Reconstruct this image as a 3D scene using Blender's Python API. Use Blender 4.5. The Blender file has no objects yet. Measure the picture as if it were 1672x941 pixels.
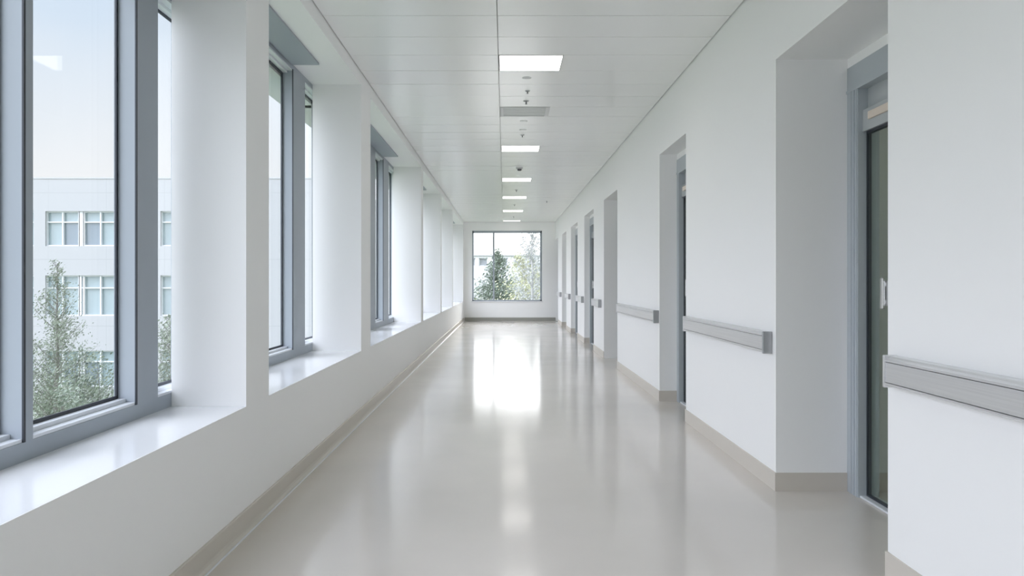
import bpy, bmesh, math, random
from mathutils import Vector, Matrix

scene = bpy.context.scene
COL = scene.collection
R = random.Random(7)

# ------------------------------------------------------------------ camera
F = 1200.0; CX, CY = 824.0, 460.0; HC = 1.22
cam = bpy.data.cameras.new('camera'); co = bpy.data.objects.new('camera', cam); COL.objects.link(co)
co.location = (0, 0, HC); co.rotation_euler = (math.pi/2, 0, 0)
cam.sensor_width = 36; cam.lens = 36*F/1672
cam.shift_x = (836-CX)/1672; cam.shift_y = -(470.5-CY)/1672
cam.clip_start = .05; cam.clip_end = 400
scene.camera = co

# ------------------------------------------------------------------ materials
def mat(name):
    m = bpy.data.materials.new(name); m.use_nodes = True
    return m, m.node_tree.nodes, m.node_tree.links
def pbr(name, col, rough=.5, metal=0, spec=.5, noise=0, nscale=8, bump=0, bscale=200, stretch=None, coat=0, coat_rough=.1, rvar=0):
    m, N, L = mat(name); b = N['Principled BSDF']
    b.inputs['Roughness'].default_value = rough; b.inputs['Metallic'].default_value = metal
    b.inputs['Specular IOR Level'].default_value = spec
    b.inputs['Coat Weight'].default_value = coat; b.inputs['Coat Roughness'].default_value = coat_rough
    b.inputs['Base Color'].default_value = (*col, 1)
    tc = N.new('ShaderNodeTexCoord'); mp = N.new('ShaderNodeMapping'); L.new(tc.outputs['Object'], mp.inputs[0])
    if stretch: mp.inputs['Scale'].default_value = stretch
    if noise or rvar:
        n = N.new('ShaderNodeTexNoise'); n.inputs['Scale'].default_value = nscale; n.inputs['Detail'].default_value = 5
        L.new(mp.outputs[0], n.inputs['Vector'])
        if noise:
            r = N.new('ShaderNodeMapRange'); r.inputs[1].default_value = .3; r.inputs[2].default_value = .7
            r.inputs[3].default_value = 1-noise; r.inputs[4].default_value = 1+noise
            L.new(n.outputs['Fac'], r.inputs[0])
            v = N.new('ShaderNodeVectorMath'); v.operation = 'SCALE'; v.inputs[0].default_value = col
            L.new(r.outputs[0], v.inputs['Scale']); L.new(v.outputs[0], b.inputs['Base Color'])
        if rvar:
            r2 = N.new('ShaderNodeMapRange'); r2.inputs[1].default_value = .3; r2.inputs[2].default_value = .7
            r2.inputs[3].default_value = rough*(1-rvar); r2.inputs[4].default_value = rough*(1+rvar)
            L.new(n.outputs['Fac'], r2.inputs[0]); L.new(r2.outputs[0], b.inputs['Roughness'])
    if bump:
        n2 = N.new('ShaderNodeTexNoise'); n2.inputs['Scale'].default_value = bscale; n2.inputs['Detail'].default_value = 3
        L.new(mp.outputs[0], n2.inputs['Vector'])
        bp = N.new('ShaderNodeBump'); bp.inputs['Strength'].default_value = bump; bp.inputs['Distance'].default_value = .002
        L.new(n2.outputs['Fac'], bp.inputs['Height']); L.new(bp.outputs[0], b.inputs['Normal'])
    return m
def glass(name, tint, refl=1.0, gcol=(1, 1, 1), rough=.0):
    m, N, L = mat(name); N.remove(N['Principled BSDF']); out = N['Material Output']
    t = N.new('ShaderNodeBsdfTransparent'); t.inputs[0].default_value = (*tint, 1)
    g = N.new('ShaderNodeBsdfGlossy'); g.inputs['Roughness'].default_value = rough; g.inputs[0].default_value = (*gcol, 1)
    lw = N.new('ShaderNodeLayerWeight'); lw.inputs[0].default_value = .5
    p = N.new('ShaderNodeMath'); p.operation = 'POWER'; p.inputs[1].default_value = 5
    ma = N.new('ShaderNodeMath'); ma.operation = 'MULTIPLY_ADD'; ma.inputs[1].default_value = .96*refl; ma.inputs[2].default_value = .04*refl
    L.new(lw.outputs['Facing'], p.inputs[0]); L.new(p.outputs[0], ma.inputs[0])
    mx = N.new('ShaderNodeMixShader'); L.new(ma.outputs[0], mx.inputs[0]); L.new(t.outputs[0], mx.inputs[1]); L.new(g.outputs[0], mx.inputs[2])
    L.new(mx.outputs[0], out.inputs['Surface'])
    return m
def emit(name, col, s):
    m, N, L = mat(name); N.remove(N['Principled BSDF'])
    e = N.new('ShaderNodeEmission'); e.inputs[0].default_value = (*col, 1); e.inputs[1].default_value = s
    L.new(e.outputs[0], N['Material Output'].inputs['Surface'])
    return m
def facade_mat(name, col, pitch, z0):
    m, N, L = mat(name); b = N['Principled BSDF']; b.inputs['Roughness'].default_value = .7
    tc = N.new('ShaderNodeTexCoord'); sp = N.new('ShaderNodeSeparateXYZ'); L.new(tc.outputs['Object'], sp.inputs[0])
    outs = []
    for ax, p_, o_, w_ in (('Z', pitch, z0, .03), ('X', 3.0, .4, .018)):
        a = N.new('ShaderNodeMath'); a.operation = 'SUBTRACT'; a.inputs[1].default_value = o_; L.new(sp.outputs[ax], a.inputs[0])
        d = N.new('ShaderNodeMath'); d.operation = 'DIVIDE'; d.inputs[1].default_value = p_; L.new(a.outputs[0], d.inputs[0])
        f = N.new('ShaderNodeMath'); f.operation = 'FRACT'; L.new(d.outputs[0], f.inputs[0])
        c = N.new('ShaderNodeMath'); c.operation = 'LESS_THAN'; c.inputs[1].default_value = w_/p_; L.new(f.outputs[0], c.inputs[0])
        outs.append(c)
    mx = N.new('ShaderNodeMath'); mx.operation = 'MAXIMUM'; L.new(outs[0].outputs[0], mx.inputs[0]); L.new(outs[1].outputs[0], mx.inputs[1])
    cm = N.new('ShaderNodeMix'); cm.data_type = 'RGBA'; L.new(mx.outputs[0], cm.inputs[0])
    cm.inputs[6].default_value = (*col, 1); cm.inputs[7].default_value = (*[c*.86 for c in col], 1)
    L.new(cm.outputs[2], b.inputs['Base Color'])
    return m

M = {}
M['wall'] = pbr('wall_paint', (.92, .917, .912), .5, spec=.35, bump=.04, bscale=160)
M['ceiling'] = pbr('ceiling_panel_lacquer', (.90, .90, .89), .22, spec=.5)
M['void'] = pbr('dark_void', (.20, .20, .20), .8)
M['floor'] = pbr('polished_linoleum', (.67, .62, .57), .125, spec=.6, noise=.03, nscale=1.5, rvar=.08)
M['base'] = pbr('baseboard_vinyl', (.63, .585, .525), .4, spec=.4)
M['base_dark'] = pbr('olive_grey_baseboard', (.34, .335, .30), .4, spec=.4)  # baseboard colour darkened to hold the shade at the end wall
M['sill'] = pbr('sill_white_laminate', (.80, .80, .81), .16, spec=.5)
M['frame'] = pbr('blue_grey_anodised', (.36, .395, .435), .4, metal=0, spec=.3)
M['ledge'] = pbr('pale_anodised', (.72, .74, .77), .35, metal=.1)
M['gasket'] = pbr('black_rubber', (.03, .035, .045), .5)
M['steel'] = pbr('brushed_steel', (.75, .75, .755), .3, metal=.6, noise=.05, nscale=3, stretch=(4, .6, 90))
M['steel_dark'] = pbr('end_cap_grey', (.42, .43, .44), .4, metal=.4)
M['doorframe'] = pbr('door_frame_grey', (.47, .51, .54), .3, metal=.1)
M['doorhead'] = pbr('door_header_gloss', (.50, .52, .53), .12, metal=.2)
M['chrome'] = pbr('satin_chrome', (.75, .75, .74), .2, metal=.9)
M['window_glass'] = glass('window_glass', (.975, .978, .978), .3)
M['door_glass'] = glass('tinted_door_glass', (.85, .90, .875), 1.0)
M['room'] = pbr('room_paint', (.74, .75, .71), .6)
M['lamp'] = emit('light_diffuser', (1, .975, .95), 5.5)
M['lamp_dim'] = emit('dim_diffuser', (1, .98, .95), 1.6)
M['lamp_room'] = emit('warm_room_diffuser', (1, .95, .88), 6)  # added fill for the rooms, source out of view
M['plastic'] = pbr('white_plastic', (.62, .62, .62), .4)
M['darkplastic'] = pbr('grey_metal_fitting', (.16, .16, .17), .4, metal=.4)
M['sensor'] = pbr('beige_plastic', (.72, .62, .53), .4)  # colour of the lamp reflection painted over the doors
M['vent'] = pbr('vent_grey', (.78, .79, .785), .45)
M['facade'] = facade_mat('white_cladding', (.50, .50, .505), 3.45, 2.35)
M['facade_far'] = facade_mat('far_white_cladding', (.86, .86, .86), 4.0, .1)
M['roofkit'] = pbr('roof_plant_grey', (.55, .56, .57), .7)
M['bframe'] = pbr('white_window_bars', (.80, .81, .82), .5)
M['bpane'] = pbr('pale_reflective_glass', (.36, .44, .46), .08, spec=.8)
M['bpane_dark'] = pbr('shaded_room_glass', (.24, .29, .33), .08, spec=.8)  # darker tone for the casement panes
M['bpane_far'] = pbr('far_grey_glass', (.40, .42, .44), .2, spec=.5)
M['bark'] = pbr('grey_bark', (.26, .25, .23), .9)
M['bark_pale'] = pbr('pale_bark', (.55, .54, .53), .9)
M['leaf'] = pbr('grey_green_leaf', (.27, .31, .235), .6, noise=.25, nscale=3)
M['leaf_dark'] = pbr('dull_green_leaf', (.25, .30, .235), .6, noise=.3, nscale=2)
M['leaf_yellow'] = pbr('yellow_green_leaf', (.60, .60, .40), .6, noise=.25, nscale=2)
M['leaf_pale'] = pbr('silver_leaf', (.5,.51,.5), .6, noise=.2, nscale=2)
M['lawn'] = pbr('lawn', (.20, .25, .17), .9, noise=.3, nscale=.6)
M['path'] = pbr('pale_paving', (.55, .55, .52), .9, noise=.08, nscale=2)
M['exterior'] = pbr('exterior_render', (.70, .70, .70), .8)

# ------------------------------------------------------------------ helpers
class MB:
    def __init__(s): s.bm = bmesh.new()
    def box(s, x0, x1, y0, y1, z0, z1, bev=0):
        r = bmesh.ops.create_cube(s.bm, size=1, matrix=Matrix.Translation(((x0+x1)/2, (y0+y1)/2, (z0+z1)/2)) @ Matrix.Diagonal((x1-x0, y1-y0, z1-z0, 1)))
        if bev:
            es = list({e for v in r['verts'] for e in v.link_edges})
            bmesh.ops.bevel(s.bm, geom=es, offset=bev, segments=2, affect='EDGES', profile=.5)
        return s
    def prism_y(s, pts, y0, y1):
        a = [s.bm.verts.new((x, y0, z)) for x, z in pts]; b = [s.bm.verts.new((x, y1, z)) for x, z in pts]
        n = len(pts)
        s.bm.faces.new(a); s.bm.faces.new(b[::-1])
        for i in range(n): s.bm.faces.new((a[i], b[i], b[(i+1) % n], a[(i+1) % n]))
        bmesh.ops.recalc_face_normals(s.bm, faces=s.bm.faces[:])
        return s
    def lathe(s, prof, c, seg=20):
        rings = []
        for r, z in prof:
            if r < 1e-5: rings.append([s.bm.verts.new((c[0], c[1], c[2]+z))])
            else: rings.append([s.bm.verts.new((c[0]+r*math.cos(2*math.pi*k/seg), c[1]+r*math.sin(2*math.pi*k/seg), c[2]+z)) for k in range(seg)])
        for a, b in zip(rings, rings[1:]):
            for k in range(seg):
                k2 = (k+1) % seg
                if len(a) == 1 and len(b) > 1: s.bm.faces.new((a[0], b[k], b[k2]))
                elif len(b) == 1 and len(a) > 1: s.bm.faces.new((a[k], b[0], a[k2]))
                elif len(a) > 1: s.bm.faces.new((a[k], b[k], b[k2], a[k2]))
        bmesh.ops.recalc_face_normals(s.bm, faces=s.bm.faces[:])
        return s
    def tube(s, pts, rads, seg=6):
        prev = None
        for i, (p, r) in enumerate(zip(pts, rads)):
            d = (pts[min(i+1, len(pts)-1)] - pts[max(i-1, 0)]).normalized()
            u = d.orthogonal().normalized(); v = d.cross(u)
            ring = [s.bm.verts.new(p + u*r*math.cos(2*math.pi*k/seg) + v*r*math.sin(2*math.pi*k/seg)) for k in range(seg)]
            if prev:
                for k in range(seg): s.bm.faces.new((prev[k], prev[(k+1) % seg], ring[(k+1) % seg], ring[k]))
            prev = ring
        return s
    def leaf(s, p, size, rnd):
        d = Vector((rnd.gauss(0, 1), rnd.gauss(0, 1), rnd.gauss(0, 1))).normalized()
        u = d.orthogonal().normalized(); v = d.cross(u); sz = size*rnd.uniform(.6, 1.3)
        pts = [p - u*sz, p + v*sz*.45 + d*sz*.12, p + u*sz, p - v*sz*.45 + d*sz*.12]
        vs = [s.bm.verts.new(q) for q in pts]
        s.bm.faces.new(vs[:3]); s.bm.faces.new((vs[0], vs[2], vs[3]))
        return s
    def build(s, name, material, parent=None, smooth=False, loc=None):
        me = bpy.data.meshes.new(name); s.bm.to_mesh(me); s.bm.free()
        me.materials.append(material)
        if smooth:
            for p in me.polygons: p.use_smooth = True
        o = bpy.data.objects.new(name, me); COL.objects.link(o)
        if parent is not None:
            o.parent = parent
            o.matrix_parent_inverse = Matrix.Translation(parent.location).inverted()
        elif loc is not None:
            me.transform(Matrix.Translation(loc).inverted()); o.location = loc
        return o
def tag(o, label, cat, group=None, kind=None):
    o['label'] = label; o['category'] = cat
    if group: o['group'] = group
    if kind: o['kind'] = kind
    return o
def empty(name, loc=(0, 0, 0)):
    o = bpy.data.objects.new(name, None); COL.objects.link(o); o.location = loc; o.empty_display_size = .1
    return o
ORD = ['first', 'second', 'third', 'fourth', 'fifth', 'sixth', 'seventh', 'eighth', 'ninth']

# ------------------------------------------------------------------ dimensions
XL, XR, ZC, YE, YB = -1.27, 1.58, 3.07, 22.8, -5.0
ZS = .606          # window sill top
ZSOF = 2.965       # window opening soffit
XO = -1.86         # outer face of window wall
ZD = 2.515         # recess soffit
XW = 2.12          # back face of the door wall

# ------------------------------------------------------------------ floor / ceiling
tag(MB().box(XO, 6.0, YB-.2, YE+.25, -.2, 0).build('floor', M['floor']), 'polished beige-grey corridor floor with window reflections', 'floor', kind='structure')

joints = [6.0+.445*k for k in range(-24, 1)]
def fill(a, b, n): return [a+(b-a)*k/n for k in range(1, n+1)]
joints += fill(6.0, 6.445, 1)+fill(6.445, 10.005, 8)+fill(10.005, 10.45, 1)+fill(10.45, 13.12, 6)+fill(13.12, 13.565, 1)
joints += fill(13.565, 15.95, 5)+fill(15.95, 16.395, 1)+fill(16.395, 19.0, 6)+fill(19.0, 19.445, 1)+fill(19.445, 22.15, 6)+fill(22.15, 22.55, 1)+[YE]
LIGHTS = [6.0, 10.005, 13.12, 15.95, 19.0, 22.15]
VENT = joints[joints.index(6.445)+3]
m = MB(); g = .0025
def panel(x0, x1, y0, y1):
    z0, z1 = ZC, ZC+.018
    r = m.box(x0, x1, y0, y1, z0, z1)
    t = R.uniform(-.0025, .0025)
    vs = m.bm.verts[-8:] if False else list(m.bm.verts)[-8:]
    for v in vs: v.co.z += t*(v.co.y-(y0+y1)/2) + abs(t)*.22
for y0, y1 in zip(joints, joints[1:]):
    panel(XL+.008, -.052-g, y0+g, y1-g)
    if any(abs(y0-l) < .01 for l in LIGHTS) or abs(y0-VENT) < .01:
        panel(.482, XR-.008, y0+g, y1-g)
    else:
        panel(-.052+g, XR-.008, y0+g, y1-g)
m.box(XL, XR, YB, YE, ZC+.1, ZC+.12)
ceil = tag(m.build('ceiling', M['ceiling']), 'pale grey metal panel ceiling with thin joints', 'ceiling', kind='structure')
tag(MB().box(XO-.1, 6.2, YB-.3, YE+.3, ZC+.13, ZC+.45).build('roof', M['exterior']), 'flat roof slab over the corridor ceiling', 'roof', kind='structure')

# ------------------------------------------------------------------ left wall with windows
OPEN = [(-3.4, -.25), (.25, 3.611), (3.958, 6.504), (6.96, 11.17), (11.46, 14.58), (14.82, 17.85), (18.08, 22.5)]
tag(MB().prism_y([(XL+.0295, 0), (XL+.037, 0), (XL+.036, .003), (XL+.033, .0045), (XL+.0295, .0045)], YB, YE-.013).build('trim_1', M['ledge']), 'thin pale weld line where the floor meets the baseboard under the windows', 'trim', kind='structure')  # pale strip puts the cove's highlight into colour
# per window: front plane x, head underside z, posts [(y0,y1)]
WIN = [
    dict(xf=-1.66, zh=2.90, posts=[(-2.4, -2.3), (-1.3, -1.2)]),
    dict(xf=-1.637, zh=2.60, posts=[(1.25, 1.31), (2.499, 2.551), (3.263, 3.47)]),
    dict(xf=-1.70, zh=2.925, posts=[(4.85, 4.95), (5.896, 6.258)]),
    dict(xf=-1.69, zh=2.925, posts=[(8.0, 8.1), (9.10, 9.61), (10.227, 10.707)]),
    dict(xf=-1.69, zh=2.925, posts=[(12.4, 12.5), (13.95, 14.25)]),  # here and below: last post unseen, widened to shade the far reveals
    dict(xf=-1.69, zh=2.925, posts=[(15.8, 15.9), (17.25, 17.52)]),
    dict(xf=-1.69, zh=2.925, posts=[(19.5, 19.6), (20.6, 20.8), (21.95, 22.2)]),
]
REB = [.15, .30, .36, .24, .2, .2, .1]      # depth of the rebate the far end of each frame sits in
m = MB()
m.box(XO, XL, YB, YE, 0, ZS-.03)                       # parapet
m.box(XO, XL, YB, YE, ZSOF, ZC+.125)                   # bulkhead
for o in OPEN: m.box(XL-.004, XL, o[0], o[1], ZS-.03, ZS-.0003)
ys = [YB]+[v for o in OPEN for v in o]+[YE]
for k, (a, b) in enumerate(zip(ys[::2], ys[1::2])):
    if k == 0: m.box(XO, XL, a, b, ZS-.03, ZSOF)
    else:
        m.box(WIN[k-1]['xf'], XL, a, b, ZS-.03, ZSOF); m.box(WIN[k-1]['xf']-.105, WIN[k-1]['xf'], a+REB[k-1], b, ZS-.03, ZSOF)
tag(m.build('wall_left', M['wall']), 'white window wall with deep piers, low parapet and bulkhead', 'wall', kind='structure')
m = MB()
m.prism_y([(XL, 0), (XL+.03, 0), (XL+.022, .006), (XL+.016, .016), (XL+.013, .03), (XL+.013, .104), (XL+.010, .107), (XL, .107)], YB, YE)
tag(m.build('baseboard_left', M['base']), 'beige coved baseboard under the window wall', 'baseboard', kind='structure')

wl = ['side window behind the viewpoint', 'tall side window nearest the viewer, trees and pale building outside',
      'second tall side window along the left wall', 'third side window, its wide grey posts seen edge-on',
      'fourth side window along the left wall, mostly its white reveal showing', 'fifth side window along the left wall, a narrow white reveal',
      'last side window before the end wall']
for i, ((y0, y1), w) in enumerate(zip(OPEN, WIN)):
    xf, zh = w['xf'], w['zh']; xg = xf-.085; fd = xg-.013; yr = y1; y1 = y1+REB[i]
    root = empty(f'window_{i+1}', (xf, (y0+y1)/2, ZS)); tag(root, wl[i], 'window', kind='structure')
    ztop = ZSOF-.002
    fr = MB()
    fr.box(fd, xf-.001, y0+.001, y1-.001, ZS, .672)                      # bottom rail
    fr.box(fd, xf-.001, y0+.001, y1-.001, zh, ztop)                      # head
    fr.box(fd, xg+.02, y0+.001, y0+.05, .672, zh)                      # near side jamb
    fr.box(fd, xg+.02, y1-.014, y1-.001, .672, zh)                     # far side jamb
    fr.build('frame', M['frame'], root)
    for a, b in w['posts']:
        MB().box(fd, xf, a, b, .672, zh).build('mullion', M['frame'], root)
        MB().box(xf-.004, xf+.0025, a-.0015, a+.009, .672, zh).build('seal', M['gasket'], root)
    edges = [y0+.05]+[v for p in w['posts'] for v in p]+[y1-.014]
    for a, b in zip(edges[::2], edges[1::2]):
        lg = MB()
        lg.box(xg+.002, xf-.004, a, b, .672, .684); lg.box(xg+.002, xf-.045, a, b, .684, .700)
        lg.box(xg+.002, xf-.004, a, b, zh-.012, zh); lg.box(xg+.002, xf-.045, a, b, zh-.028, zh-.012)
        lg.build('glazing_bead', M['ledge'], root)
        p = MB().box(xg-.012, xg, a, b, .672, zh).build('pane', M['window_glass'], root)
        k = MB()
        k.box(xg-.002, xg+.006, a, b, .700, .714); k.box(xg-.002, xg+.006, a, b, zh-.042, zh-.028)
        k.box(xg-.002, xg+.006, b-.014, b, .714, zh-.042); k.box(xg-.002, xg+.006, a, a+.014, .714, zh-.042)
        k.build('rubber_seal', M['gasket'], p)
    MB().box(xf-.02, XL-.0042, y0+.001, yr-.001, ZS-.029, ZS).build('sill', M['sill'], root)
    MB().box(xf+.004, XL-.21, y0+.02, w['posts'][-1][0]-.03, ZSOF-.016, ZSOF-.001).build('blind_box', M['frame'], root)
    if i > 1: MB().box(fd-.28, fd-.001, y0-.1, y1+.1, zh-.06, zh+.02).build('rain_hood', M['exterior'], root)

# ------------------------------------------------------------------ end wall + window
WX0, WX1, WZ0, WZ1 = -1.007, 1.159, .612, 2.797
m = MB()
m.box(XO, WX0, YE, YE+.25, 0, ZC+.125); m.box(WX1, XW+.1, YE, YE+.25, 0, ZC+.125)
m.box(WX0, WX1, YE, YE+.25, 0, WZ0); m.box(WX0, WX1, YE, YE+.25, WZ1, ZC+.125)
tag(m.build('wall_end', M['wall']), 'white end wall around the square window', 'wall', kind='structure')
tag(MB().box(XL+.03, XR, YE-.013, YE, 0, .105).build('baseboard_end', M['base_dark']), 'grey-beige baseboard under the end window', 'baseboard', kind='structure')
root = empty('window_8', (0, YE, WZ0)); tag(root, 'square end window in grey frame, trees and white building outside', 'window', kind='structure')
yf0, yf1 = YE+.005, YE+.085
fr = MB()
fr.box(WX0, WX0+.045, yf0, yf1, WZ0, WZ1); fr.box(WX1-.055, WX1, yf0, yf1, WZ0, WZ1)
fr.box(WX0, WX1, yf0, yf1, WZ1-.065, WZ1); fr.box(WX0, WX1, yf0, yf1, WZ0, WZ0+.04)
fr.build('frame', M['frame'], root)
xm = (806-CX)*YE/F
MB().box(xm-.026, xm+.026, yf0, yf1, WZ0+.04, WZ1-.065).build('mullion', M['frame'], root)
for a, b in ((WX0+.045, xm-.026), (xm+.026, WX1-.055)):
    MB().box(a, b, YE+.05, YE+.06, WZ0+.04, WZ1-.065).build('pane', M['window_glass'], root)
MB().box(WX0-.03, WX1+.03, YE-.03, YE+.004, WZ0-.03, WZ0-.002, .003).build('sill', M['sill'], root)

# ------------------------------------------------------------------ back wall (behind the viewer)
tag(MB().box(XO, 6.0, YB-.2, YB, 0, ZC+.125).build('wall_back', M['wall']), 'plain white wall closing the corridor behind the viewpoint', 'wall', kind='structure')

# ------------------------------------------------------------------ right wall with recessed doors
SECT = [(YB, 3.03), (4.28, 6.405), (7.494, 10.30), (11.70, 13.04), (14.56, 15.93), (17.49, 18.83), (20.26, 21.70)]
REC = [(3.03, 4.28, .414), (6.405, 7.494, .175), (10.30, 11.70, .42), (13.04, 14.56, .105), (15.93, 17.49, .103), (18.83, 20.26, .12), (21.70, 22.8, .12)]
m = MB()
for a, b in SECT: m.box(XR, XW, a, b, 0, ZD)
m.box(XR, XW, YB, YE, ZD, ZC+.125)
for a, b, d in REC: m.box(XR+d+.003, XW, a, b, 2.455, ZD)
tag(m.build('wall_right', M['wall']), 'white corridor wall with a row of deep door recesses', 'wall', kind='structure')
m = MB()
for a, b in SECT:
    m.box(XR-.008, XR, a, b, 0, .107)
for a, b, d in REC:
    if d < .41 or a < 4:
        if b < YE-.1: m.box(XR-.008, XR+d-.002, b-.008, b, 0, .107)
        m.box(XR-.008, XR+d-.002, a, a+.008, 0, .107)
tag(m.build('baseboard_right', M['base']), 'beige baseboard along the door wall and its recesses', 'baseboard', kind='structure')

dl = ['nearest sliding glass door, grey-framed, in the deep first recess', 'second sliding glass door, a dark strip in its recess',
      'third door, hidden in the deep plain recess', 'fourth door, a dark narrow strip beyond the plain recess', 'fifth door, a dark sliver in a shallow recess',
      'sixth door along the right wall', 'last door, beside the end wall']
for i, (a, b, d) in enumerate(REC):
    x = XR+d; root = empty(f'door_{i+1}', (x, (a+b)/2, 0)); tag(root, dl[i], 'door', kind='structure')
    pw = .133 if i == 0 else .10
    xb = min(x+.12, XW)
    fr = MB()
    for s, (p, q) in enumerate(((a+.001, a+pw), (b-pw, b-.001))):
        fr.box(x, xb, p, q, 0, 2.31)
        for t in (.35, .62, .86):
            yy = p+(q-p)*(t if s == 0 else 1-t)
            fr.box(x-.004, x+.002, yy-.009, yy+.009, 0, 2.31)
    fr.box(x, xb, a+.001, b-.001, 2.31, 2.458)
    fr.box(x-.006, x+.002, a+.001, b-.001, 2.31, 2.325)
    fr.build('door_frame', M['doorframe'], root)
    MB().box(x+.055, x+.075, a+pw, b-pw, 2.19, 2.31).build('transom_panel', M['doorhead'], root)
    MB().box(x+.025, x+.085, a+pw, b-pw, 2.065, 2.188, .002).build('track_cover', M['doorhead'], root)
    gl = MB().box(x+.05, x+.062, a+pw+.012, b-pw-.012, .014, 2.052).build('glass_leaf', M['door_glass'], root)
    k = MB()
    k.box(x+.046, x+.07, b-pw-.013, b-pw-.003, .012, 2.065); k.box(x+.042, x+.07, a+pw, a+pw+.014, .012, 2.065)
    k.box(x+.042, x+.07, a+pw+.014, b-pw-.014, 2.052, 2.065); k.box(x+.045, x+.067, a+pw+.014, b-pw-.014, .012, .022)
    k.build('edge_seal', M['gasket'], root)
    MB().box(x+.01, x+.10, a+pw, b-pw, 0, .012, .003).build('threshold', M['ledge'], root)
    if i < 2: MB().box(x+.012, x+.026, b-pw-.36, b-pw-.082, 2.118, 2.162, .004).build('sensor_strip', M['sensor'], root)  # beige strip painted in place of a ceiling light's reflection
    yh = (b-pw-.22) if i == 0 else b-pw-.2
    h = MB()
    h.box(x+.010, x+.024, yh-.03, yh+.0, 1.075, 1.24, .004)
    h.box(x+.024, x+.05, yh-.025, yh-.005, 1.10, 1.12); h.box(x+.024, x+.05, yh-.025, yh-.005, 1.195, 1.215)
    h.build('door_handle', M['chrome'], root)
    MB().box(x+.03, x+.0495, yh-.10, yh-.004, 1.09, 1.225, .004).build('lock_plate', M['steel'], root)
# rooms behind the doors
m = MB()
m.box(5.0, 5.2, YB, YE, 0, ZC+.125)
for (a, b, d) in REC:
    m.box(XW+.001, 5.0, b-.008, b+.14, 0, 2.75)
    m.box(XW+.001, 5.0, a-.6, a-.46, 0, 2.75)
m.box(XW+.001, 5.0, YB, YE, 2.75, ZC+.125)
tag(m.build('wall_rooms', M['room']), 'dim grey-green walls of the rooms behind the glass doors', 'wall', kind='structure')
m = MB()
for (a, b, d) in REC: m.box(XW+.001, 5.0, b-.018, b-.0085, 0, .107)
tag(m.build('baseboard_rooms', M['base']), 'beige baseboard inside the rooms behind the glass doors', 'baseboard', kind='structure')

# ------------------------------------------------------------------ handrails
RAILS = [(-1.2, 2.965), (4.335, 6.29), (7.525, 10.05), (11.98, 12.95), (14.66, 15.80), (17.60, 18.68), (20.38, 21.62)]
rlab = ['grey handrail nearest the viewer, running out of frame beside the first glass door',
        'handrail on the wall section between the first and second door recesses',
        'handrail between the second recess and the deep plain recess',
        'short handrail just beyond the deep plain recess', 'short handrail between the fourth and fifth recesses',
        'small handrail between the fifth and sixth recesses', 'farthest handrail, beside the last recess before the end wall']
z0, z1 = .797, .922
for i, (a, b) in enumerate(RAILS):
    root = empty('handrail', (XR, (a+b)/2, z0)); tag(root, rlab[i], 'handrail', 'grey handrails along the door wall')
    c = .016; xfr = XR-.052
    MB().box(xfr, XR-.001, a+c, b-c, z0+.020, z1-.026).build('rail_face', M['steel'], root)
    tp = MB()
    tp.prism_y([(XR-.001, z1), (XR-.018, z1), (XR-.030, z1-.003), (XR-.038, z1-.009), (XR-.046, z1-.010), (xfr-.003, z1-.014), (xfr-.003, z1-.023), (xfr+.006, z1-.0245), (XR-.001, z1-.0245)], a+c, b-c)
    tp.build('top_trim', M['steel'], root)
    bt = MB()
    bt.prism_y([(XR-.001, z0), (XR-.024, z0), (xfr+.004, z0+.006), (xfr-.003, z0+.011), (xfr-.003, z0+.0175), (xfr+.006, z0+.0185), (XR-.001, z0+.0185)], a+c, b-c)
    bt.build('bottom_trim', M['steel'], root)
    for p, q in ((a, a+c), (b-c, b)):
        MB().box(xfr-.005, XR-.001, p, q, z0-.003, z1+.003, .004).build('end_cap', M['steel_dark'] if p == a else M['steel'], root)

# ------------------------------------------------------------------ ceiling fittings
llab = ['bright panel ceiling light nearest the viewer', 'second bright ceiling light, just beyond the ceiling vent', 'third bright ceiling light from the viewer',
        'fourth bright ceiling light, a thin white bar', 'fifth ceiling light, the last bright bar before the end', 'dim sixth ceiling light, just before the end window']
for i, y in enumerate(LIGHTS):
    y1 = joints[joints.index(y)+1] if y in joints else y+.445
    root = empty('ceiling_light', (.215, y+.22, ZC)); tag(root, llab[i], 'ceiling light', 'panel lights along the ceiling')
    MB().box(-.040, .475, y+.008, y1-.008, ZC-.001, ZC+.01).build('diffuser', M['lamp'] if i < 5 else M['lamp_dim'], root)
    f = MB()
    f.box(-.046, -.040, y+.003, y1-.003, ZC-.003, ZC+.03); f.box(.475, .480, y+.003, y1-.003, ZC-.003, ZC+.03)
    f.box(-.040, .475, y+.003, y+.008, ZC-.003, ZC+.03); f.box(-.040, .475, y1-.008, y1-.003, ZC-.003, ZC+.03)
    f.build('trim_frame', M['plastic'], root)
    MB().box(-.046, .480, y+.003, y1-.003, ZC+.03, ZC+.036).build('housing', M['steel_dark'], root)
y = VENT; y1 = joints[joints.index(VENT)+1]
root = empty('ceiling_vent', (.215, y+.22, ZC)); tag(root, 'grey slatted air vent set in the ceiling between the first two lights', 'vent')
f = MB()
f.box(-.048, -.012, y+.003, y1-.003, ZC-.004, ZC+.012); f.box(.440, .480, y+.003, y1-.003, ZC-.004, ZC+.012)
f.box(-.012, .440, y+.003, y+.03, ZC-.004, ZC+.012); f.box(-.012, .440, y1-.03, y1-.003, ZC-.004, ZC+.012)
f.build('frame', M['plastic'], root)
MB().box(-.012, .440, y+.03, y1-.03, ZC+.03, ZC+.035).build('backing', M['vent'], root)
for k in range(9):
    yy = y+.045+k*(y1-y-.09)/8
    MB().prism_y([(-.012, ZC+.0), (.440, ZC+.0), (.440, ZC+.004), (-.012, ZC+.004)], yy-.016, yy+.016).build('slat', M['vent'], root)

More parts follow.
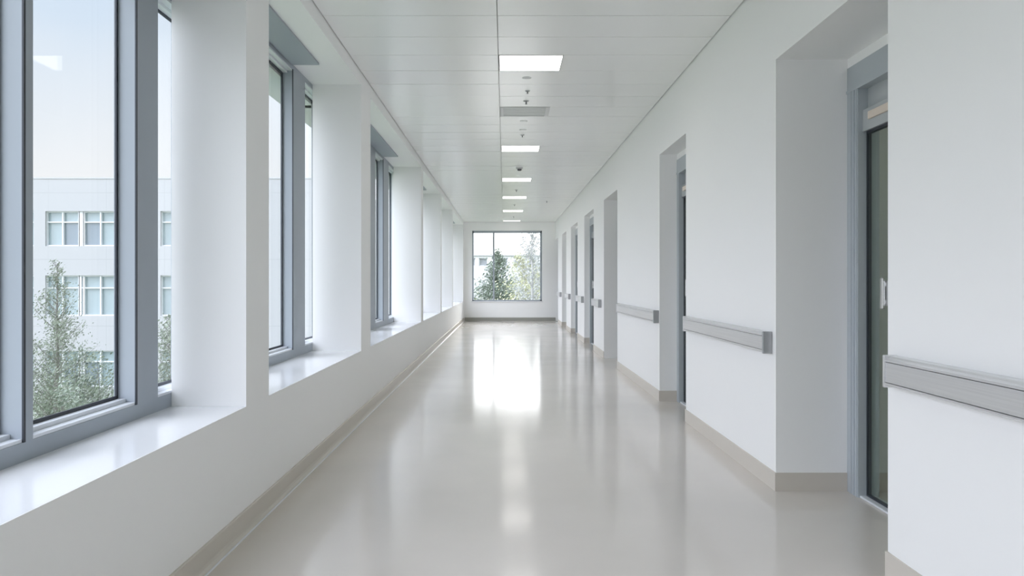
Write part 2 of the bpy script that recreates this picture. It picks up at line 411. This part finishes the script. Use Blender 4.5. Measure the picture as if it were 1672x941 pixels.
def sprinkler(x, y, label, s=1.0):
    ZC = 3.073
    root = empty('pendant_sprinkler', (x, y, ZC)); tag(root, label, 'sprinkler', 'sprinkler heads along the ceiling')
    MB().lathe([(0, 0), (.040*s, 0), (.040*s, -.004), (.022*s, -.012), (0, -.012)], (x, y, ZC)).build('rosette', M['steel_dark'], root, True)
    MB().lathe([(0, -.012), (.008*s, -.012), (.008*s, -.035*s), (.004*s, -.045*s), (0, -.045*s)], (x, y, ZC), 12).build('stem', M['darkplastic'], root, True)
    MB().lathe([(0, -.044*s), (.016*s, -.045*s), (.016*s, -.048*s), (0, -.049*s)], (x, y, ZC), 12).build('deflector', M['darkplastic'], root, True)
sprinkler(.220, 7.525, 'dark pendant sprinkler just in front of the ceiling vent', .75)
sprinkler(.222, 7.13, 'faint small sprinkler between the nearest light and the dark sprinkler', .6)
sprinkler(.223, 9.27, 'small sprinkler just in front of the second ceiling light', .65)
sprinkler(.236, 14.85, 'small sprinkler between the third and fourth ceiling lights', .8)
sprinkler(.236, 17.65, 'small sprinkler between the fourth and fifth ceiling lights', .8)
sprinkler(.26, 20.9, 'tiny sprinkler beyond the fifth ceiling light', .8)
sprinkler(.97, 16.9, 'lone sprinkler off to the side of the light row, nearer the door wall', .8)
def detector(x, y, label):
    ZC = 3.073
    root = empty('smoke_detector', (x, y, ZC)); tag(root, label, 'smoke detector')
    MB().lathe([(0, 0), (.055, 0), (.055, -.012), (.045, -.02), (0, -.02)], (x, y, ZC)).build('base', M['plastic'], root, True)
    MB().lathe([(0, -.02), (.032, -.02), (.034, -.04), (.026, -.052), (0, -.054)], (x, y, ZC)).build('sensor', M['darkplastic'], root, True)
detector(.24, 11.95, 'dark smoke detector in front of the third ceiling light')
def plate(x, y, label):
    ZC = 3.073
    o = MB().lathe([(0, 0), (.042, 0), (.042, -.004), (.038, -.006), (0, -.006)], (x, y, ZC)).build('ceiling_cover_plate', M['vent'], None, True, (x, y, ZC))
    tag(o, label, 'cover plate', 'round cover plates on the ceiling')
plate(.20, 6.67, 'faint round plate right behind the nearest ceiling light')
plate(.22, 8.46, 'faint round plate right behind the ceiling vent')
plate(.222, 8.95, 'grey round plate midway between ceiling vent and second light')
plate(.234, 12.8, 'tiny round plate right in front of the third light')
# unseen lamps, added to brighten the rooms behind the first doors
for i, y in ((0, 3.6), (1, 6.9)):
    root = empty('ceiling_light', (3.3, y, 2.75)); tag(root, ['dim panel light in the room behind the nearest glass door', 'dim panel light in the room behind the second glass door'][i], 'ceiling light')
    MB().box(3.05, 3.55, y-.25, y+.25, 2.735, 2.752).build('diffuser', M['lamp_room'], root)
    f = MB(); f.box(3.03, 3.05, y-.27, y+.27, 2.73, 2.755); f.box(3.55, 3.57, y-.27, y+.27, 2.73, 2.755)
    f.box(3.05, 3.55, y-.27, y-.25, 2.73, 2.755); f.box(3.05, 3.55, y+.25, y+.27, 2.73, 2.755)
    f.build('trim_frame', M['plastic'], root)  # frame of the added fill light
# ------------------------------------------------------------------ exterior
GZ = -5.1
tag(MB().box(-70, 60, -30, 120, GZ-.3, GZ).build('ground', M['lawn']), 'grassy courtyard ground below the windows', 'ground', kind='structure')
tag(MB().box(-60, -3.5, 33.2, 35.2, GZ, GZ+.04).build('path', M['path']), 'pale paved path along the neighbouring building', 'path', kind='structure')

S = 38/F
def bx(px): return (px-CX)*S
def bz(py): return HC+(CY-py)*S
root = empty('office_building', (-17, 38, GZ)); tag(root, 'white three-storey building with banded windows outside the nearest side window', 'building')
m = MB(); YF = 38.0
rows = [(345, 402), (450, 516), (573, 632)]
zs = [bz(b) for r in rows for b in r]
X0, X1 = bx(-320), bx(560)
groups = [(74+188*k, 243+188*k) for k in (-2, -1, 0, 1, 2)]
groups[-1] = (525, 552)
lv = [bz(292)]+zs+[GZ]
for t, b in zip(lv[::2], lv[1::2]): m.box(X0, X1, YF, YF+12, b, t)
edges = [-320]+[v for g_ in groups for v in g_]+[560]
for t, b in zip(zs[::2], zs[1::2]):
    for a, c in zip(edges[::2], edges[1::2]): m.box(bx(a), bx(c), YF, YF+12, b, t)
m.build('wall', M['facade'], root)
MB().box(X0+.1, X1-.1, YF-.03, YF+.25, bz(292), bz(290)).build('parapet_cap', M['roofkit'], root)
MB().box(bx(140), bx(330), YF+4, YF+9, bz(292), bz(280)).build('roof_plant', M['roofkit'], root)
for ri, (t, b) in enumerate(zip(zs[::2], zs[1::2])):
    for gi, (ga, gc) in enumerate(groups):
        units = [(ga, ga+53), (ga+61, ga+116), (ga+119, gc)] if gc-ga > 120 else [(ga, ga+46), (ga+50, gc)]
        w = MB()
        for ua, uc in units[:-1]: w.box(bx(uc), bx(uc+8 if ri == 0 else uc+4), YF+.10, YF+.5, b, t)
        for ua, uc in units:
            mid = (ua+uc)/2
            for q in (ua, mid, uc): w.box(bx(q)-.035, bx(q)+.035, YF+.10, YF+.24, b, t)
        zt = t-(t-b)*.31
        for zz in (b+.03, zt, t-.03): w.box(bx(ga), bx(gc), YF+.12, YF+.24, zz-.03, zz+.03)
        wo = w.build('window', M['bframe'], root)
        p = MB().box(bx(ga), bx(gc), YF+.25, YF+.3, b, t).build('pane', M['bpane'], wo)
        for ui, (ua, uc) in enumerate(units[:2]):
            if ri == 2 or (ri == 0 and R.random() < .7):
                mid = (ua+uc)/2
                a_, c_ = (mid+1, uc-1) if ui == 0 else (ua+1, mid-1)
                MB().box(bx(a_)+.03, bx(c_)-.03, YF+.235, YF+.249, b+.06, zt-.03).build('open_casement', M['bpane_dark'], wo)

S2 = 60/F
def fx(px): return (px-CX)*S2
def fz(py): return HC+(CY-py)*S2
root = empty('far_building', (0, 60, GZ)); tag(root, 'far white low building with small grey windows seen through the end window', 'building')
m = MB(); wr = [(700, 720), (736, 752), (764, 776), (782, 796), (806, 829), (840, 849), (862, 874), (890, 905), (920, 940)]
t, b = fz(421.5), fz(434.5); FX0, FX1 = fx(680), fx(1000)
m.box(FX0, FX1, 60, 72, t, fz(418)); m.box(FX0, FX1, 60, 72, GZ, b)
ed = [680]+[v for w in wr for v in w]+[1000]
for a, c in zip(ed[::2], ed[1::2]): m.box(fx(a), fx(c), 60, 72, b, t)
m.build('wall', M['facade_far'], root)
MB().box(FX0-.1, FX1+.1, 59.9, 60.3, fz(418), fz(417)).build('parapet_cap', M['roofkit'], root)
for a, c in wr:
    wo = MB().box(fx(a), fx(a)+.06, 60.1, 60.2, b, t).box(fx(c)-.06, fx(c), 60.1, 60.2, b, t).box(fx(a), fx(c), 60.1, 60.2, t-.05, t).box(fx(a), fx(c), 60.1, 60.2, b, b+.05).build('window', M['bframe'], root)
    MB().box(fx(a), fx(c), 60.2, 60.25, b, t).build('pane', M['bpane_far'], wo)

def tree(name, label, cat, x, y, top, rad, nb, nl, lsize, leafm, barkm, seed, up=.75, z_low=0.15, prof=1.0, group=None, tr=.09, spread=.12):
    rnd = random.Random(seed); H = top-GZ
    root = empty(name, (x, y, GZ)); tag(root, label, cat, group)
    tb = MB(); lb = MB()
    n = 9; pts = [Vector((x+rnd.uniform(-.03, .03)*H*.1*(k > 0), y+rnd.uniform(-.03, .03)*H*.1*(k > 0), GZ+H*k/n)) for k in range(n+1)]
    tb.tube(pts, [tr*(1-k/n)**.8+.006 for k in range(n+1)], 8)
    def tp(t):
        f = t*n; k = min(int(f), n-1); return pts[k].lerp(pts[k+1], f-k)
    tips = []
    for i in range(nb):
        t = z_low+(1-z_low)*(i+rnd.random())/nb; t = min(t, .985)
        p = tp(t); ln = rad*((1-t)/(1-z_low))**prof*rnd.uniform(.7, 1.15)+.12
        a = rnd.uniform(0, 2*math.pi)
        d = Vector((math.cos(a), math.sin(a), up*rnd.uniform(.6, 1.3)))
        q = [p, p+d*ln*.5+Vector((0, 0, -.02*ln)), p+d*ln+Vector((0, 0, .12*ln))]
        tb.tube(q, [.016*tr/.09, .009*tr/.09, .004], 5)
        tips.append((q, ln))
    tot = sum(l for _, l in tips)
    for q, ln in tips:
        for k in range(int(nl*ln/tot)):
            u = rnd.random()**.7; pp = q[0].lerp(q[1], u*2) if u < .5 else q[1].lerp(q[2], u*2-1)
            s_ = spread*(.5+.8*ln)
            lb.leaf(pp+Vector((rnd.gauss(0, s_), rnd.gauss(0, s_), rnd.gauss(0, s_))), lsize, rnd)
    for k in range(int(nl*.008)):
        lb.leaf(tp(1-rnd.random()*.12)+Vector((rnd.gauss(0, .05), rnd.gauss(0, .05), rnd.gauss(0, .06))), lsize, rnd)
    tb.build('trunk', barkm, root, True); lb.build('foliage', leafm, root)
    return root
def shrub(label, x, y, top, rad, nl, lsize, leafm, seed, group=None):
    rnd = random.Random(seed); H = top-GZ
    root = empty('shrub', (x, y, GZ)); tag(root, label, 'shrub', group)
    tb = MB(); lb = MB(); blobs = []
    for i in range(14):
        a = rnd.uniform(0, 2*math.pi); r = rad*rnd.uniform(.15, .85); h = H*rnd.uniform(.4, .97)*(1-.35*(r/rad)**2)
        e = Vector((x+r*math.cos(a), y+r*math.sin(a), GZ+h))
        b0 = Vector((x+.15*math.cos(a), y+.15*math.sin(a), GZ))
        tb.tube([b0, b0.lerp(e, .55)+Vector((0, 0, .15*H*.3)), e], [.035, .02, .006], 5)
        for k in range(3): blobs.append(b0.lerp(e, .4+.3*k))
    for k in range(nl):
        c = rnd.choice(blobs); s_ = rad*.22
        p = c+Vector((rnd.gauss(0, s_), rnd.gauss(0, s_), rnd.gauss(0, s_*.8)))
        p.z = max(p.z, GZ+.05)
        lb.leaf(p, lsize, rnd)
    tb.build('stems', M['bark'], root, True); lb.build('foliage', leafm, root)

def at(px, Y): return (px-CX)*Y/F
def zt_(py, Y): return HC+(CY-py)*Y/F
tree('deciduous_tree', 'slender pointed tree outside the nearest side window', 'tree', at(93, 23), 23, zt_(430, 23), 1.9, 70, 7000, .042, M['leaf'], M['bark'], 3, up=1.0, z_low=.18, prof=1.25)
tree('deciduous_tree', 'young tree seen in the narrow pane at the far edge of the nearest side window', 'tree', at(280, 24), 24, zt_(520, 24), 1.2, 45, 3500, .055, M['leaf'], M['bark'], 5, up=1.0, z_low=.15, prof=.8)
sh = [(75, 27.6, 588, 1.0), (133, 30.5, 566, 1.1), (176, 26.6, 562, .95), (202, 21, 600, .65), (262, 30, 600, .9), (112, 19.2, 622, .75), (60, 16.8, 645, .5), (158, 17, 634, .7)]
sl = ['shrub right behind the slender tree', 'grey-green shrub just right of the slender tree', 'tall shrub in front of the lowest window row of the building',
      'shrub half hidden by the wide grey window post', 'shrub low in the narrow far pane of the nearest window', 'low shrub in front of the slender tree trunk',
      'small low shrub at the left edge of the nearest pane', 'low shrub in the lower right of the nearest pane']
for i, (px, Y, py, r) in enumerate(sh):
    shrub(sl[i], at(px, Y), Y, zt_(py, Y), r, 4200, .055, M['leaf_dark'] if i % 2 else M['leaf'], 20+i, 'shrubs in the courtyard')
# trees beyond the end window
tree('broad_tree', 'dense grey-green tree behind the end window mullion', 'tree', at(812, 45), 45, zt_(410, 45), 2.7, 90, 9000, .085, M['leaf_dark'], M['bark'], 11, up=.5, z_low=.3, prof=1.1, tr=.14, spread=.14)
tree('birch_tree', 'bushy yellow-green tree in the right half of the end window', 'tree', at(856, 38), 38, zt_(421, 38), 1.45, 80, 6000, .07, M['leaf_yellow'], M['bark_pale'], 12, up=.8, z_low=.3, prof=.55, tr=.12, spread=.14)
tree('slender_tree', 'tall thin silvery tree at the right edge of the end window', 'tree', at(869, 32), 32, zt_(381, 32), 1.0, 70, 3600, .055, M['leaf_pale'], M['bark_pale'], 13, up=1.3, z_low=.35, prof=.5, tr=.11, spread=.09)
shrub('pale shrub at the lower left of the end window', at(777, 55), 55, zt_(470, 55), 1.7, 2200, .09, M['leaf_yellow'], 41)
tree('birch_tree', 'small yellow-green tree at the lower right corner of the end window', 'tree', at(886, 52), 52, zt_(440, 52), 1.8, 50, 4000, .09, M['leaf_yellow'], M['bark_pale'], 15, up=.8, z_low=.3, prof=.6, spread=.14)

# ------------------------------------------------------------------ light
sun = bpy.data.lights.new('sun', 'SUN'); so = bpy.data.objects.new('sun', sun); COL.objects.link(so)
sun.energy = .25; sun.angle = math.radians(12); sun.color = (1, .97, .93)
so.rotation_euler = Vector((-.45, .65, -.62)).to_track_quat('-Z', 'Y').to_euler()
w = bpy.data.worlds.new('sky'); scene.world = w; w.use_nodes = True
N, L = w.node_tree.nodes, w.node_tree.links
bg = N['Background']
tc = N.new('ShaderNodeTexCoord'); sp = N.new('ShaderNodeSeparateXYZ'); L.new(tc.outputs['Generated'], sp.inputs[0])
cr = N.new('ShaderNodeValToRGB'); L.new(sp.outputs['Z'], cr.inputs[0])
e = cr.color_ramp.elements
e[0].position = 0; e[0].color = (.98, .99, 1, 1)
e[1].position = 1; e[1].color = (.62, .76, 1.0, 1)
x = e.new(.12); x.color = (.95, .975, 1, 1)
x = e.new(.30); x.color = (.72, .84, .98, 1)
x = e.new(.55); x.color = (.64, .78, .98, 1)
ns = N.new('ShaderNodeTexNoise'); ns.inputs['Scale'].default_value = 2.2; ns.inputs['Detail'].default_value = 4; L.new(tc.outputs['Generated'], ns.inputs['Vector'])
mr = N.new('ShaderNodeMapRange'); mr.inputs[1].default_value = .45; mr.inputs[2].default_value = .75; mr.inputs[3].default_value = 0; mr.inputs[4].default_value = .7
L.new(ns.outputs['Fac'], mr.inputs[0])
mx = N.new('ShaderNodeMix'); mx.data_type = 'RGBA'; L.new(mr.outputs[0], mx.inputs[0]); L.new(cr.outputs[0], mx.inputs[6]); mx.inputs[7].default_value = (.97, .98, 1, 1)
GL = Vector((-.66, -.42, .64)).normalized()
dt = N.new('ShaderNodeVectorMath'); dt.operation = 'DOT_PRODUCT'; L.new(tc.outputs['Generated'], dt.inputs[0]); dt.inputs[1].default_value = GL
mxm = N.new('ShaderNodeMath'); mxm.operation = 'MAXIMUM'; mxm.inputs[1].default_value = 0; L.new(dt.outputs['Value'], mxm.inputs[0])
pw_ = N.new('ShaderNodeMath'); pw_.operation = 'POWER'; pw_.inputs[1].default_value = 4; L.new(mxm.outputs[0], pw_.inputs[0])
sc_ = N.new('ShaderNodeVectorMath'); sc_.operation = 'SCALE'; sc_.inputs[0].default_value = (5.6, 5.9, 6.75); L.new(pw_.outputs[0], sc_.inputs['Scale'])
ad = N.new('ShaderNodeVectorMath'); ad.operation = 'ADD'; L.new(mx.outputs[2], ad.inputs[0]); L.new(sc_.outputs[0], ad.inputs[1])
GE = Vector((.22, 1, .50)).normalized()
d2 = N.new('ShaderNodeVectorMath'); d2.operation = 'DOT_PRODUCT'; L.new(tc.outputs['Generated'], d2.inputs[0]); d2.inputs[1].default_value = GE
m2 = N.new('ShaderNodeMath'); m2.operation = 'MAXIMUM'; m2.inputs[1].default_value = 0; L.new(d2.outputs['Value'], m2.inputs[0])
p2 = N.new('ShaderNodeMath'); p2.operation = 'POWER'; p2.inputs[1].default_value = 36; L.new(m2.outputs[0], p2.inputs[0])
s2 = N.new('ShaderNodeVectorMath'); s2.operation = 'SCALE'; s2.inputs[0].default_value = (34.0, 34.0, 34.0); L.new(p2.outputs[0], s2.inputs['Scale'])
a2 = N.new('ShaderNodeVectorMath'); a2.operation = 'ADD'; L.new(ad.outputs[0], a2.inputs[0]); L.new(s2.outputs[0], a2.inputs[1])
L.new(a2.outputs[0], bg.inputs[0]); bg.inputs[1].default_value = 1.0

scene.view_settings.view_transform = 'Standard'; scene.view_settings.look = 'None'
scene.view_settings.exposure = 0.0; scene.view_settings.gamma = 1; scene.view_settings.use_curve_mapping = False
cy = scene.cycles
cy.use_denoising = True
cy.max_bounces = 14; cy.diffuse_bounces = 10; cy.glossy_bounces = 6; cy.transparent_max_bounces = 24; cy.transmission_bounces = 8
cy.sample_clamp_indirect = 8; cy.caustics_reflective = False; cy.caustics_refractive = False
